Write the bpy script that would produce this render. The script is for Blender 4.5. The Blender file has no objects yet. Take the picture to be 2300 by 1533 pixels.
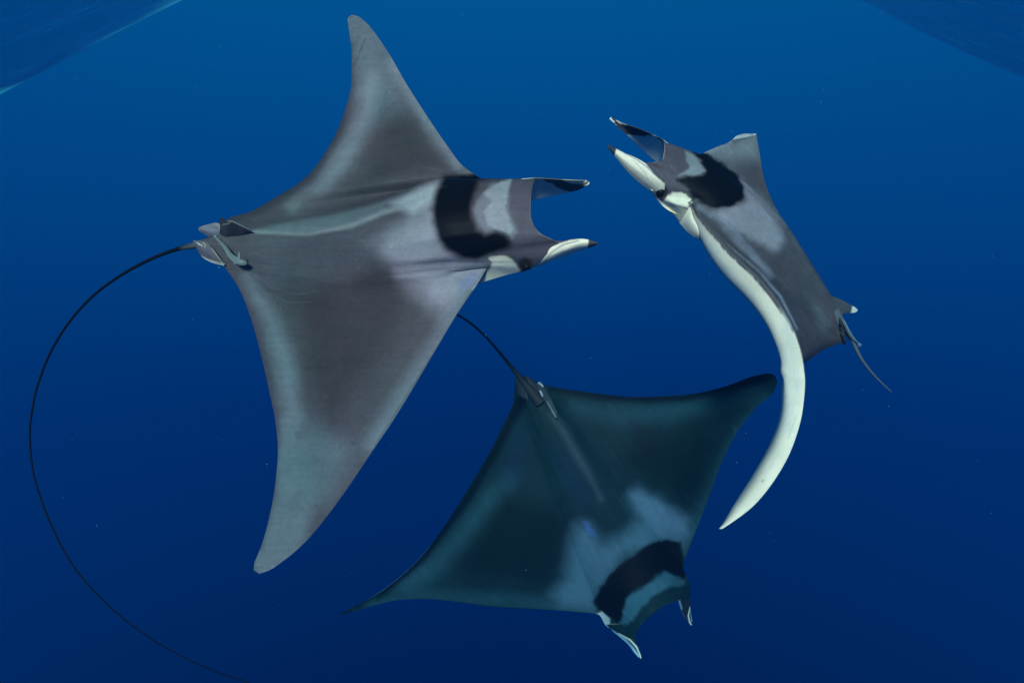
import bpy, math, random
import numpy as np
from mathutils import Vector

S = bpy.context.scene
COL = S.collection
rad = math.radians
rng = np.random.default_rng(7)

# ------------------------------------------------------------------ camera
PITCH = rad(27.5)
HALF_W = 0.70                                   # tan(half horizontal field of view)
cam_d = bpy.data.cameras.new('camera')
cam = bpy.data.objects.new('camera', cam_d)
COL.objects.link(cam)
cam_d.sensor_width = 36.0
cam_d.lens = 18.0 / HALF_W
cam_d.clip_start = 0.02
cam_d.clip_end = 600.0
cam.location = (0, 0, 0)
cam.rotation_euler = (math.pi / 2 - PITCH, 0, 0)
S.camera = cam

# ------------------------------------------------------------------ world
SUN_EL, SUN_AZ = rad(41), rad(186)              # azimuth clockwise from +Y: behind the diver
W = bpy.data.worlds.new('World')
S.world = W
W.use_nodes = True
nt = W.node_tree
nt.nodes.clear()
wo = nt.nodes.new('ShaderNodeOutputWorld')
bg = nt.nodes.new('ShaderNodeBackground')
tc = nt.nodes.new('ShaderNodeTexCoord')
sx = nt.nodes.new('ShaderNodeSeparateXYZ')
mr = nt.nodes.new('ShaderNodeMapRange')
rp = nt.nodes.new('ShaderNodeValToRGB')
mr.inputs['From Min'].default_value = -1
mr.inputs['From Max'].default_value = 1
nt.links.new(tc.outputs['Generated'], sx.inputs[0])
nt.links.new(sx.outputs['Z'], mr.inputs['Value'])
nt.links.new(mr.outputs[0], rp.inputs[0])
er = rp.color_ramp.elements
WORLD_STOPS = [(0.0, (0.0, 0.009, 0.060)), (0.10, (0.0, 0.0125, 0.087)), (0.27, (0.0, 0.060, 0.235)), (0.38, (0.0, 0.118, 0.34)),
               (0.48, (0.0, 0.172, 0.415)), (0.56, (0.004, 0.26, 0.54)), (0.72, (0.03, 0.30, 0.52)), (1.0, (0.10, 0.42, 0.62))]
er[0].position, er[0].color = WORLD_STOPS[0][0], WORLD_STOPS[0][1] + (1,)
er[1].position, er[1].color = WORLD_STOPS[-1][0], WORLD_STOPS[-1][1] + (1,)
for p, c in WORLD_STOPS[1:-1]:
    e = er.new(p)
    e.color = c + (1,)
sky = nt.nodes.new('ShaderNodeTexSky')
sky.sky_type = 'NISHITA'
sky.sun_disc = False
sky.sun_elevation = SUN_EL
sky.sun_rotation = SUN_AZ
skt = nt.nodes.new('ShaderNodeMix')
skt.data_type = 'RGBA'
skt.blend_type = 'MULTIPLY'
skt.inputs[0].default_value = 1.0
nt.links.new(sky.outputs[0], skt.inputs[6])
skt.inputs[7].default_value = (0.08, 0.08, 0.08, 1)     # Nishita strength
up = nt.nodes.new('ShaderNodeMapRange')
up.interpolation_type = 'SMOOTHSTEP'
up.inputs['From Min'].default_value = 0.10
up.inputs['From Max'].default_value = 0.70
nt.links.new(sx.outputs['Z'], up.inputs['Value'])
wm = nt.nodes.new('ShaderNodeMix')
wm.data_type = 'RGBA'
nt.links.new(up.outputs[0], wm.inputs[0])
nt.links.new(rp.outputs[0], wm.inputs[6])
nt.links.new(skt.outputs[2], wm.inputs[7])
nt.links.new(wm.outputs[2], bg.inputs[0])
bg.inputs[1].default_value = 0.84
nt.links.new(bg.outputs[0], wo.inputs[0])

# ------------------------------------------------------------------ sun
sd = bpy.data.lights.new('sun', 'SUN')
sd.energy = 5.0
sd.color = (1.0, 0.83, 0.70)
sd.angle = rad(9)
sun = bpy.data.objects.new('sun', sd)
COL.objects.link(sun)
to_sun = Vector((math.sin(SUN_AZ) * math.cos(SUN_EL), math.cos(SUN_AZ) * math.cos(SUN_EL), math.sin(SUN_EL)))
sun.rotation_euler = to_sun.to_track_quat('Z', 'Y').to_euler()
sun.location = to_sun * 20

# ------------------------------------------------------------------ exposure and engine
vs = S.view_settings
vs.view_transform = 'Standard'
vs.look = 'None'
vs.exposure = 0.25
vs.gamma = 1.0
vs.use_curve_mapping = False
S.render.engine = 'CYCLES'
S.cycles.use_denoising = True
S.cycles.max_bounces = 6
S.cycles.volume_bounces = 0
S.cycles.transparent_max_bounces = 12
S.cycles.caustics_reflective = False
S.cycles.caustics_refractive = False

# ------------------------------------------------------------------ helpers
CP, SP = math.cos(PITCH), math.sin(PITCH)


def at(px, py, d):
    """point of the sea seen at photograph pixel (px, py), d metres in front of the diver"""
    px, py, d = np.asarray(px, float), np.asarray(py, float), np.asarray(d, float)
    x = (px - 1150.0) / 1150.0 * HALF_W * d
    y = (766.5 - py) / 1150.0 * HALF_W * d
    return np.stack([x, d * CP + y * SP, -d * SP + y * CP], -1)


def pchip(x, Y, xq):
    x = np.asarray(x, float)
    Y = np.asarray(Y, float)
    sh = Y.shape[1:]
    Y = Y.reshape(len(x), -1)
    h = np.diff(x)[:, None]
    dl = np.diff(Y, axis=0) / h
    m = np.zeros_like(Y)
    if len(x) > 2:
        w1 = 2 * h[1:] + h[:-1]
        w2 = h[1:] + 2 * h[:-1]
        same = dl[:-1] * dl[1:] > 0
        with np.errstate(divide='ignore', invalid='ignore'):
            hm = (w1 + w2) / (w1 / dl[:-1] + w2 / dl[1:])
        m[1:-1] = np.where(same, hm, 0)
    m[0], m[-1] = dl[0], dl[-1]
    i = np.clip(np.searchsorted(x, xq, 'right') - 1, 0, len(x) - 2)
    hh = h[i]
    t = ((xq - x[i])[:, None]) / hh
    a = Y[i] * (2 * t**3 - 3 * t**2 + 1) + Y[i + 1] * (3 * t**2 - 2 * t**3) \
        + m[i] * hh * (t**3 - 2 * t**2 + t) + m[i + 1] * hh * (t**3 - t**2)
    return a.reshape((len(xq),) + sh)


def vnoise(x, y, seed=0):
    """smooth value noise in -1..1"""
    xi, yi = np.floor(x).astype(np.int64), np.floor(y).astype(np.int64)
    fx, fy = x - xi, y - yi
    fx, fy = fx * fx * (3 - 2 * fx), fy * fy * (3 - 2 * fy)

    def hsh(a, b):
        n = (a * 374761393 + b * 668265263 + seed * 1442695041) & 0x7fffffff
        n = ((n ^ (n >> 13)) * 1274126177) & 0x7fffffff
        return ((n ^ (n >> 16)) & 0xffff) / 32767.5 - 1
    return (hsh(xi, yi) * (1 - fx) + hsh(xi + 1, yi) * fx) * (1 - fy) + (hsh(xi, yi + 1) * (1 - fx) + hsh(xi + 1, yi + 1) * fx) * fy


def fbm(x, y, seed=0, o=3):
    s, a, t = 0, 1.0, 0
    for k in range(o):
        s = s + a * vnoise(x * 2**k, y * 2**k, seed + k)
        t += a
        a *= .5
    return s / t


def seg_dist(P, A, B):
    AB = B - A
    t = np.clip(((P - A) @ AB) / max(AB @ AB, 1e-9), 0, 1)
    return np.hypot(*(P - A - t[:, None] * AB).T), t


def poly_sd(P, pts):
    pts = np.asarray(pts, float)
    d = np.full(len(P), 1e9)
    ins = np.zeros(len(P), bool)
    for k in range(len(pts)):
        A, B = pts[k], pts[(k + 1) % len(pts)]
        d = np.minimum(d, seg_dist(P, A, B)[0])
        c = (A[1] > P[:, 1]) != (B[1] > P[:, 1])
        if A[1] != B[1]:
            xc = (B[0] - A[0]) * (P[:, 1] - A[1]) / (B[1] - A[1]) + A[0]
            ins ^= c & (P[:, 0] < xc)
    return np.where(ins, -d, d)


def sstep(a, b, x):
    t = np.clip((x - a) / (b - a), 0, 1)
    return t * t * (3 - 2 * t)


def paint(C, P, marks):
    """lay the skin markings and painted light (soft-edged patches and bands) over colours C at chart points P"""
    for mk in marks:
        kind, pts, soft, col, k = mk[:5]
        jit = mk[5] if len(mk) > 5 else 0.0
        jf = mk[6] if len(mk) > 6 else 22.0
        if kind == 'poly':
            sdv = poly_sd(P, pts)
        else:
            pts = np.asarray(pts, float)          # x, y, half width
            sdv = np.full(len(P), 1e9)
            for j in range(len(pts) - 1):
                dd, t = seg_dist(P, pts[j, :2], pts[j + 1, :2])
                sdv = np.minimum(sdv, dd - (pts[j, 2] * (1 - t) + pts[j + 1, 2] * t))
        if jit:
            sdv = sdv + jit * fbm(P[:, 0] / jf, P[:, 1] / jf, len(pts), 3)
        w = (1 - sstep(-soft, soft, sdv)) * k
        C = C * (1 - w[:, None]) + np.asarray(col)[None] * w[:, None]
    return C


def new_mesh(name, V, F, parent, mat, cols=None, smooth=True):
    me = bpy.data.meshes.new(name)
    org = np.array(parent.location) if parent is not None else np.zeros(3)
    me.from_pydata((np.asarray(V) - org).tolist(), [], F if isinstance(F, list) else F.tolist())
    if cols is not None:
        ca = me.color_attributes.new('skin', 'FLOAT_COLOR', 'POINT')
        ca.data.foreach_set('color', np.concatenate([np.clip(cols, 0, 1), np.ones((len(cols), 1))], 1).astype(np.float32).ravel())
    me.polygons.foreach_set('use_smooth', np.full(len(me.polygons), smooth))
    me.materials.append(mat)
    me.update()
    o = bpy.data.objects.new(name, me)
    COL.objects.link(o)
    if parent is not None:
        o.parent = parent
    return o


def blur_grid(A, n, fix=True):
    A = A.copy()
    for _ in range(n):
        B = A.copy()
        B[1:-1, 1:-1] = .5 * A[1:-1, 1:-1] + .125 * (A[:-2, 1:-1] + A[2:, 1:-1] + A[1:-1, :-2] + A[1:-1, 2:])
        if not fix:
            B[0], B[-1] = B[1], B[-2]
            B[:, 0], B[:, -1] = B[:, 1], B[:, -2]
        A = B
    return A


UK = np.array([0, .25, .5, .75, .93, 1])


def sheet(stations, nu, sub, smooth=10, ref=None, flip=False, even=0.5, belly=None, relax=0, qblur=0):
    """A body or fin built from cross-stations. station = (rear point, front point, swell, thickness[, {k: point}[, ventral swell]]);
    returns vertices, faces, chart points, u, and dorsal mask of one closed skin"""
    n = len(stations)
    ctrl = np.zeros((n, 6, 3))
    T = np.zeros(n)
    VB = np.zeros((n, 3))
    for i, s in enumerate(stations):
        te, le = np.array(s[0], float), np.array(s[1], float)
        for k, u in enumerate(UK):
            ctrl[i, k] = te * (1 - u) + le * u
            ctrl[i, k, 2] -= s[2] * 4 * u * (1 - u)
        if len(s) > 4 and s[4]:
            for k, p in s[4].items():
                ctrl[i, k] = p
            if 3 in s[4] and 4 not in s[4]:
                ctrl[i, 4] = ctrl[i, 3] * .28 + le * .72
        if len(s) > 5:
            VB[i] = s[5]
        T[i] = s[3]
    v = np.arange(n)
    vq = np.linspace(0, n - 1, (n - 1) * sub + 1)
    t = np.linspace(0, 1, nu)
    uq = even * t + (1 - even) * .5 * (1 - np.cos(math.pi * t))
    G = pchip(v, ctrl, vq)
    G = np.swapaxes(pchip(UK, np.swapaxes(G, 0, 1), uq), 0, 1)
    G[..., 2] = blur_grid(G[..., 2], smooth)
    if relax:
        G = blur_grid(G, relax)
    P = at(G[..., 0], G[..., 1], G[..., 2])
    N = np.cross(np.gradient(P, axis=1), np.gradient(P, axis=0))
    ln = np.linalg.norm(N, axis=-1, keepdims=True)
    N = N / np.maximum(ln, 1e-12)
    ri = (n // 2 if ref is None else ref) * sub
    if (N[ri, nu // 2] @ P[ri, nu // 2]) > 0:
        N = -N
        rev = True
    else:
        rev = False
    if flip:
        N = -N
    Nb = blur_grid(N, 60, fix=False)
    Nb /= np.maximum(np.linalg.norm(Nb, axis=-1, keepdims=True), 1e-9)
    if belly is not None:                                       # direction of the belly in the diver's frame (right, up, away), per station
        bd = pchip(np.array([b[0] for b in belly]), np.array([b[1] for b in belly], float), vq)
        bd /= np.linalg.norm(bd, axis=1, keepdims=True)
        bw = np.stack([bd[:, 0], bd[:, 1] * SP + bd[:, 2] * CP, bd[:, 1] * CP - bd[:, 2] * SP], -1)
        Nb = np.repeat(-bw[:, None, :], nu, 1)
    Tq = pchip(v, T[:, None], vq)
    prof = np.sqrt(np.clip(4 * uq * (1 - uq), 0, 1)) * (0.55 + 0.45 * np.sin(math.pi * uq**0.8))
    Q = P - Nb * (Tq * prof[None])[..., None]
    if np.abs(VB).max() > 0:
        VBq = pchip(v, VB, vq)
        w = np.sqrt(np.clip(1 - np.abs((uq - .88) / .12) ** 2, 0, 1))
        w = np.where(uq < .88, sstep(.2, .88, uq), w)
        G2 = np.stack([G[..., 0], G[..., 1], G[..., 2]], -1)
        P0 = at(G2[..., 0], G2[..., 1], G2[..., 2])
        G3 = G2 + VBq[:, None, :] * w[None, :, None]
        Q = Q + at(G3[..., 0], G3[..., 1], G3[..., 2]) - P0
    if qblur:
        Q = blur_grid(Q, qblur)
    m = len(vq)
    loop = np.concatenate([P, Q[:, -2:0:-1]], 1)               # rear -> front (dorsal) -> rear (ventral)
    L = loop.shape[1]
    V = loop.reshape(-1, 3)
    idx = np.arange(m * L).reshape(m, L)
    nx = np.roll(idx, -1, 1)
    F = np.stack([idx[:-1], nx[:-1], nx[1:], idx[1:]], -1).reshape(-1, 4)
    if rev != flip:
        F = F[:, ::-1]
    F = F.tolist()
    F.append(idx[0].tolist() if (rev != flip) else idx[0][::-1].tolist())
    F.append(idx[-1][::-1].tolist() if (rev != flip) else idx[-1].tolist())
    CH = np.concatenate([G[..., :2], G[:, -2:0:-1, :2]], 1).reshape(-1, 2)
    U = np.tile(np.concatenate([uq, uq[-2:0:-1]]), m)
    dors = np.tile(np.concatenate([np.ones(nu, bool), np.zeros(nu - 2, bool)]), m)
    VV = np.repeat(vq, L)
    return V, F, CH, U, dors, VV


def project(V):
    d = V[:, 1] * CP - V[:, 2] * SP
    y = V[:, 1] * SP + V[:, 2] * CP
    return np.stack([V[:, 0] / d / HALF_W * 1150 + 1150, 766.5 - y / d / HALF_W * 1150], -1)


def tube(pts, sub=14, seg=12):
    """pts: (px, py, d, radius in m)"""
    pts = np.asarray(pts, float)
    n = len(pts)
    X = np.concatenate([at(pts[:, 0], pts[:, 1], pts[:, 2]), pts[:, 3:4]], 1)
    q = pchip(np.arange(n), X, np.linspace(0, n - 1, (n - 1) * sub + 1))
    C, R = q[:, :3], q[:, 3]
    Tn = np.gradient(C, axis=0)
    Tn /= np.linalg.norm(Tn, axis=1, keepdims=True)
    ref = np.array([0.0, -CP, SP])
    A = np.cross(Tn, ref)
    A /= np.maximum(np.linalg.norm(A, axis=1, keepdims=True), 1e-9)
    B = np.cross(Tn, A)
    th = np.linspace(0, 2 * math.pi, seg, endpoint=False)
    V = C[:, None] + R[:, None, None] * (np.cos(th)[None, :, None] * A[:, None] + np.sin(th)[None, :, None] * B[:, None])
    m = len(C)
    idx = np.arange(m * seg).reshape(m, seg)
    nx = np.roll(idx, -1, 1)
    F = np.stack([idx[:-1], nx[:-1], nx[1:], idx[1:]], -1).reshape(-1, 4).tolist()
    F += [idx[0][::-1].tolist(), idx[-1].tolist()]
    return V.reshape(-1, 3), F


def ball(center, ax, n=20, m=12):
    """ellipsoid; ax = 3 axis vectors"""
    V, F = [], []
    for j in range(m + 1):
        for i in range(n):
            a, b = 2 * math.pi * i / n, math.pi * j / m
            V.append(center + ax[0] * math.sin(b) * math.cos(a) + ax[1] * math.sin(b) * math.sin(a) + ax[2] * math.cos(b))
    for j in range(m):
        for i in range(n):
            F.append([j * n + i, j * n + (i + 1) % n, (j + 1) * n + (i + 1) % n, (j + 1) * n + i])
    return np.array(V), F


def tag(o, label=None, cat=None, group=None, kind=None):
    for k, v in (('label', label), ('category', cat), ('group', group), ('kind', kind)):
        if v:
            o[k] = v
    return o


def empty(name, loc):
    o = bpy.data.objects.new(name, None)
    o.empty_display_size = .1
    COL.objects.link(o)
    o.location = Vector([float(c) for c in loc])
    return o


# ------------------------------------------------------------------ materials
def skin_material(name, rough=0.48, spec=0.045, mott=0.16, bump=0.06, scale=1.0):
    m = bpy.data.materials.new(name)
    m.use_nodes = True
    t = m.node_tree
    t.nodes.clear()
    out = t.nodes.new('ShaderNodeOutputMaterial')
    b = t.nodes.new('ShaderNodeBsdfPrincipled')
    at_ = t.nodes.new('ShaderNodeAttribute')
    at_.attribute_name = 'skin'
    co = t.nodes.new('ShaderNodeTexCoord')
    n1 = t.nodes.new('ShaderNodeTexNoise')
    n1.inputs['Scale'].default_value = 9 * scale
    n1.inputs['Detail'].default_value = 6
    n1.inputs['Roughness'].default_value = .62
    n2 = t.nodes.new('ShaderNodeTexNoise')
    n2.inputs['Scale'].default_value = 260 * scale
    n2.inputs['Detail'].default_value = 3
    ad = t.nodes.new('ShaderNodeMath')
    ad.operation = 'ADD'
    t.links.new(co.outputs['Object'], n1.inputs['Vector'])
    t.links.new(co.outputs['Object'], n2.inputs['Vector'])
    t.links.new(n1.outputs[0], ad.inputs[0])
    t.links.new(n2.outputs[0], ad.inputs[1])
    mr_ = t.nodes.new('ShaderNodeMapRange')
    mr_.inputs['From Min'].default_value = .6
    mr_.inputs['From Max'].default_value = 1.4
    mr_.inputs['To Min'].default_value = 1 - mott
    mr_.inputs['To Max'].default_value = 1 + mott
    t.links.new(ad.outputs[0], mr_.inputs['Value'])
    mx = t.nodes.new('ShaderNodeVectorMath')
    mx.operation = 'SCALE'
    t.links.new(at_.outputs['Color'], mx.inputs[0])
    t.links.new(mr_.outputs[0], mx.inputs['Scale'])
    t.links.new(mx.outputs[0], b.inputs['Base Color'])
    b.inputs['Roughness'].default_value = rough
    b.inputs['Specular IOR Level'].default_value = spec
    bp = t.nodes.new('ShaderNodeBump')
    bp.inputs['Strength'].default_value = bump
    bp.inputs['Distance'].default_value = .004
    t.links.new(n2.outputs[0], bp.inputs['Height'])
    t.links.new(bp.outputs[0], b.inputs['Normal'])
    t.links.new(b.outputs[0], out.inputs[0])
    return m


SKIN = skin_material('ray_skin')
DARK_SKIN = skin_material('dark_ray_skin', rough=.5, spec=.04)
FISH = skin_material('remora_skin', rough=.4, spec=.4)


def plain(name, col, rough, spec=.5):
    m = bpy.data.materials.new(name)
    m.use_nodes = True
    b = m.node_tree.nodes['Principled BSDF']
    nz = m.node_tree.nodes.new('ShaderNodeTexNoise')
    nz.inputs['Scale'].default_value = 60
    rmp = m.node_tree.nodes.new('ShaderNodeValToRGB')
    rmp.color_ramp.elements[0].color = tuple(c * .8 for c in col) + (1,)
    rmp.color_ramp.elements[1].color = tuple(min(1, c * 1.2) for c in col) + (1,)
    m.node_tree.links.new(nz.outputs[0], rmp.inputs[0])
    m.node_tree.links.new(rmp.outputs[0], b.inputs['Base Color'])
    b.inputs['Roughness'].default_value = rough
    b.inputs['Specular IOR Level'].default_value = spec
    return m


EYE = plain('eye_black', (.004, .004, .005), .5, .15)
SPECK = plain('speck', (.22, .26, .27), .6)

# ------------------------------------------------------------------ the sea surface overhead
def sea_surface():
    def axis(a, b, fine0, fine1, df, dc):
        x = [fine0]
        while x[-1] < fine1:
            x.append(x[-1] + df)
        lo, st = [fine0], df
        while lo[-1] > a:
            st = min(st * 1.12, dc)
            lo.append(lo[-1] - st)
        hi, st = [x[-1]], df
        while hi[-1] < b:
            st = min(st * 1.12, dc)
            hi.append(hi[-1] + st)
        return np.array(lo[:0:-1] + x + hi[1:])
    xs = axis(-9, 9, -4.5, 4.5, .035, .4)
    ys = axis(-8, 10, .3, 7, .035, .4)
    X, Y = np.meshgrid(xs, ys)
    def swell(X, Y):
        ax = np.abs(X - .03)
        lat = (np.sqrt(ax * ax + .05) - .22) ** .95 * (1 - sstep(1.9, 4.6, ax))
        return .30 - .47 * np.where(X > 0, .92, 1.0) * lat * np.exp(-((Y - 2.5 - .12 * (ax - 2)) / 1.25) ** 2)
    Z = swell(X, Y)
    for k in range(26):
        a = rng.normal(.2, .55)
        wl = .18 * 1.19 ** k
        f = 2 * math.pi / wl
        amp = .0045 * wl ** .85
        ph = rng.uniform(0, 6.28)
        Z = Z + amp * np.sin(f * (X * math.sin(a) + Y * math.cos(a)) + ph)
    # bright sky-light streak along the trough's left lip, put in as turquoise colour
    tq = np.linspace(.30, 1.1, 60)
    yq = np.linspace(1.2, 5.5, 200)
    TT, YY = np.meshgrid(tq, yq)
    lip = np.interp(-X / np.maximum(Y, .05), tq, yq[np.argmin(swell(-TT * YY, YY) / (YY * np.sqrt(1 + TT**2)), 0)]) - .08
    lit_streak = sstep(.3, .6, -X) * np.exp(-((Y - lip) / .26) ** 2) * np.clip(.35 + 1.1 * fbm(X * 2.2, Y * 1.5, 77, 3) + .4 * fbm(X * 9, Y * 5, 78, 2), 0, 1)
    V = np.stack([X, Y, Z], -1).reshape(-1, 3)
    ny, nx_ = X.shape
    i = np.arange(nx_ * ny).reshape(ny, nx_)
    F = np.stack([i[:-1, :-1], i[:-1, 1:], i[1:, 1:], i[1:, :-1]], -1).reshape(-1, 4)
    m = bpy.data.materials.new('sea_surface')
    m.use_nodes = True
    t = m.node_tree
    t.nodes.clear()
    out = t.nodes.new('ShaderNodeOutputMaterial')
    tr = t.nodes.new('ShaderNodeBsdfTransparent')
    tr.inputs[0].default_value = (.80, .93, .97, 1)
    gl = t.nodes.new('ShaderNodeBsdfGlossy')
    gl.inputs['Roughness'].default_value = .2
    gl.inputs['Color'].default_value = (.85, .93, .97, 1)
    fr = t.nodes.new('ShaderNodeFresnel')
    fr.inputs['IOR'].default_value = 1.1
    nz = t.nodes.new('ShaderNodeTexNoise')
    nz.inputs['Scale'].default_value = 5.5
    nz.inputs['Detail'].default_value = 5
    co = t.nodes.new('ShaderNodeTexCoord')
    mp = t.nodes.new('ShaderNodeMapping')
    mp.inputs['Scale'].default_value = (.35, 1.3, 1)
    mp.inputs['Rotation'].default_value = (0, 0, .4)
    t.links.new(co.outputs['Object'], mp.inputs[0])
    t.links.new(mp.outputs[0], nz.inputs['Vector'])
    bp = t.nodes.new('ShaderNodeBump')
    bp.inputs['Strength'].default_value = .8
    bp.inputs['Distance'].default_value = .08
    t.links.new(nz.outputs[0], bp.inputs['Height'])
    t.links.new(bp.outputs[0], gl.inputs['Normal'])
    t.links.new(bp.outputs[0], fr.inputs['Normal'])
    mx = t.nodes.new('ShaderNodeMixShader')
    cl = t.nodes.new('ShaderNodeMath')
    cl.operation = 'MULTIPLY'
    cl.inputs[1].default_value = .34
    t.links.new(fr.outputs[0], cl.inputs[0])
    t.links.new(cl.outputs[0], mx.inputs[0])
    t.links.new(tr.outputs[0], mx.inputs[1])
    t.links.new(gl.outputs[0], mx.inputs[2])
    fa = t.nodes.new('ShaderNodeAttribute')
    fa.attribute_name = 'skin'
    fl = t.nodes.new('ShaderNodeBsdfTranslucent')
    fl.inputs[0].default_value = (.06, .62, .80, 1)
    fk = t.nodes.new('ShaderNodeMath')
    fk.operation = 'MULTIPLY'
    fk.inputs[1].default_value = .6
    t.links.new(fa.outputs['Fac'], fk.inputs[0])
    m2 = t.nodes.new('ShaderNodeMixShader')
    t.links.new(fk.outputs[0], m2.inputs[0])
    t.links.new(mx.outputs[0], m2.inputs[1])
    t.links.new(fl.outputs[0], m2.inputs[2])
    t.links.new(m2.outputs[0], out.inputs[0])
    FC = np.repeat(lit_streak.reshape(-1, 1), 3, 1)
    o = new_mesh('water_surface', V, F, None, m, FC)
    tag(o, kind='structure')
    return o


sea_surface()

# ------------------------------------------------------------------ the water itself: one closed box of even, blue-scattering haze
def haze():
    x0, x1, y0, y1, z0, z1 = -11, 11, -10, 12, -9, 1.2
    V = np.array([(x, y, z) for z in (z0, z1) for y in (y0, y1) for x in (x0, x1)], float)
    F = [[0, 2, 3, 1], [4, 5, 7, 6], [0, 1, 5, 4], [2, 6, 7, 3], [0, 4, 6, 2], [1, 3, 7, 5]]
    m = bpy.data.materials.new('sea_water_volume')
    m.use_nodes = True
    t = m.node_tree
    t.nodes.clear()
    out = t.nodes.new('ShaderNodeOutputMaterial')
    pv = t.nodes.new('ShaderNodeVolumePrincipled')
    pv.inputs['Density'].default_value = .20
    pv.inputs['Color'].default_value = (.001, .018, .052, 1)
    pv.inputs['Absorption Color'].default_value = (.12, .4386, .6695, 1)
    pv.inputs['Anisotropy'].default_value = 0.0
    t.links.new(pv.outputs[0], out.inputs['Volume'])
    o = new_mesh('haze', V, F, None, m, smooth=False)
    o['kind'] = 'stuff'
    return o


haze()

# ------------------------------------------------------------------ shared skin colours (albedo)
BLACK = (.0035, .004, .005)
DARK = (.048, .042, .044)
MID = (.086, .078, .085)
PALE = (.315, .29, .325)
HEADG = (.095, .083, .098)
WHITE = (.95, .83, .62)
TEAL = (.125, .15, .165)
LILAC = (.22, .20, .27)


def ray_body(root, stations, base, marks, ventral_marks=(), nu=210, sub=15, ref=None, smooth=14, edge=MID, ventral=WHITE, vedge=(.03, .97), streak=(1, 0), belly=((0, (0, 0, 1)), (99, (0, 0, 1))), mat=None, seed=1, relax=0, qblur=0):
    V, F, CH, U, dors, VV = sheet(stations, nu, sub, smooth, ref, belly=belly, relax=relax, qblur=qblur)
    C = np.tile(np.array(base, float), (len(V), 1))
    C = paint(C, CH, marks)
    # fine streaks along the body and blotches, part of the hide
    a, b = streak
    s = CH[:, 0] * a + CH[:, 1] * b
    n = -CH[:, 0] * b + CH[:, 1] * a
    C *= (1 + .07 * fbm(s / 90, n / 5.5, 3, 2) + .10 * fbm(CH[:, 0] / 60, CH[:, 1] / 60, 9, 3))[:, None]
    h = fbm(CH[:, 0] / 130, CH[:, 1] / 130, 31 + seed, 2)[:, None]       # brown-violet and grey-green areas of the hide
    C *= 1 + h * np.array([.16, -.03, .04])
    C *= (1 + .09 * fbm(CH[:, 0] / 7, CH[:, 1] / 7, 51, 2) + .06 * fbm(s / 34, n / 2.6, 61, 2))[:, None]
    # small scars, nicks and pale flecks
    g = np.random.default_rng(seed)
    ok = np.where(dors)[0]
    for k in range(80):
        x, y = CH[g.choice(ok)]
        L_, an = g.uniform(4, 30) if k < 36 else 1.3, g.uniform(-.5, .5) + math.atan2(b, a)
        dx, dy = L_ * math.cos(an), L_ * math.sin(an)
        near = np.abs(CH - (x, y)).max(1) < 50
        cc = C[near]
        f = g.choice([.6, 1.5]) if k < 36 else 1.7
        tgt = np.clip(cc[np.argmin(np.hypot(*(CH[near] - (x, y)).T))] * f + (.008 if f > 1 else 0), 0, .6)
        C[near] = paint(cc, CH[near], [('line', [(x - dx, y - dy, .6), (x, y + g.uniform(-2, 2), 1.0), (x + dx, y + dy, .5)], 2.2, tgt, g.uniform(.35, .75))])
    PV = project(V)
    CV = np.tile(np.array(ventral, float), (len(V), 1))
    CV = paint(CV, PV, ventral_marks)
    CV *= (1 + .06 * fbm(PV[:, 0] / 40, PV[:, 1] / 40, 5, 3))[:, None]
    eg = (U < vedge[0]) | (U > vedge[1])
    CV[eg] = np.array(edge)
    C = np.where(dors[:, None], C, CV)
    o = new_mesh('body', V, F, root, mat or SKIN, C)
    return o


def fin(root, name, stations, base, marks, nu=40, sub=10, back=None, mat=None, smooth=4, flip=False):
    V, F, CH, U, dors, VV = sheet(stations, nu, sub, smooth, 0, flip)
    C = paint(np.tile(np.array(base, float), (len(V), 1)), CH, marks)
    C *= (1 + .10 * fbm(CH[:, 0] / 14, CH[:, 1] / 14, 4, 3))[:, None]
    if back is not None:
        C = np.where(dors[:, None], C, np.array(back)[None])
    return new_mesh(name, V, F, root, mat or SKIN, C)


def tail(root, pts, base, marks=(), thin=1.0):
    pts = [(p[0], p[1], p[2], p[3] * (1 if p[3] > .009 else thin)) for p in pts]
    V, F = tube(pts)
    C = paint(np.tile(np.array(base, float), (len(V), 1)), project(V), marks)
    return new_mesh('tail', V, F, root, SKIN, C)


def eye(root, px, py, d, r):
    c = at(px, py, d)
    f = -c / np.linalg.norm(c)
    a = np.cross(f, [0, 0, 1.0])
    a /= np.linalg.norm(a)
    b = np.cross(a, f)
    V, F = ball(c, (a * r * 1.0, b * r, f * r * .8))
    e = new_mesh('eye', V, F, root, EYE)
    return e


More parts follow.
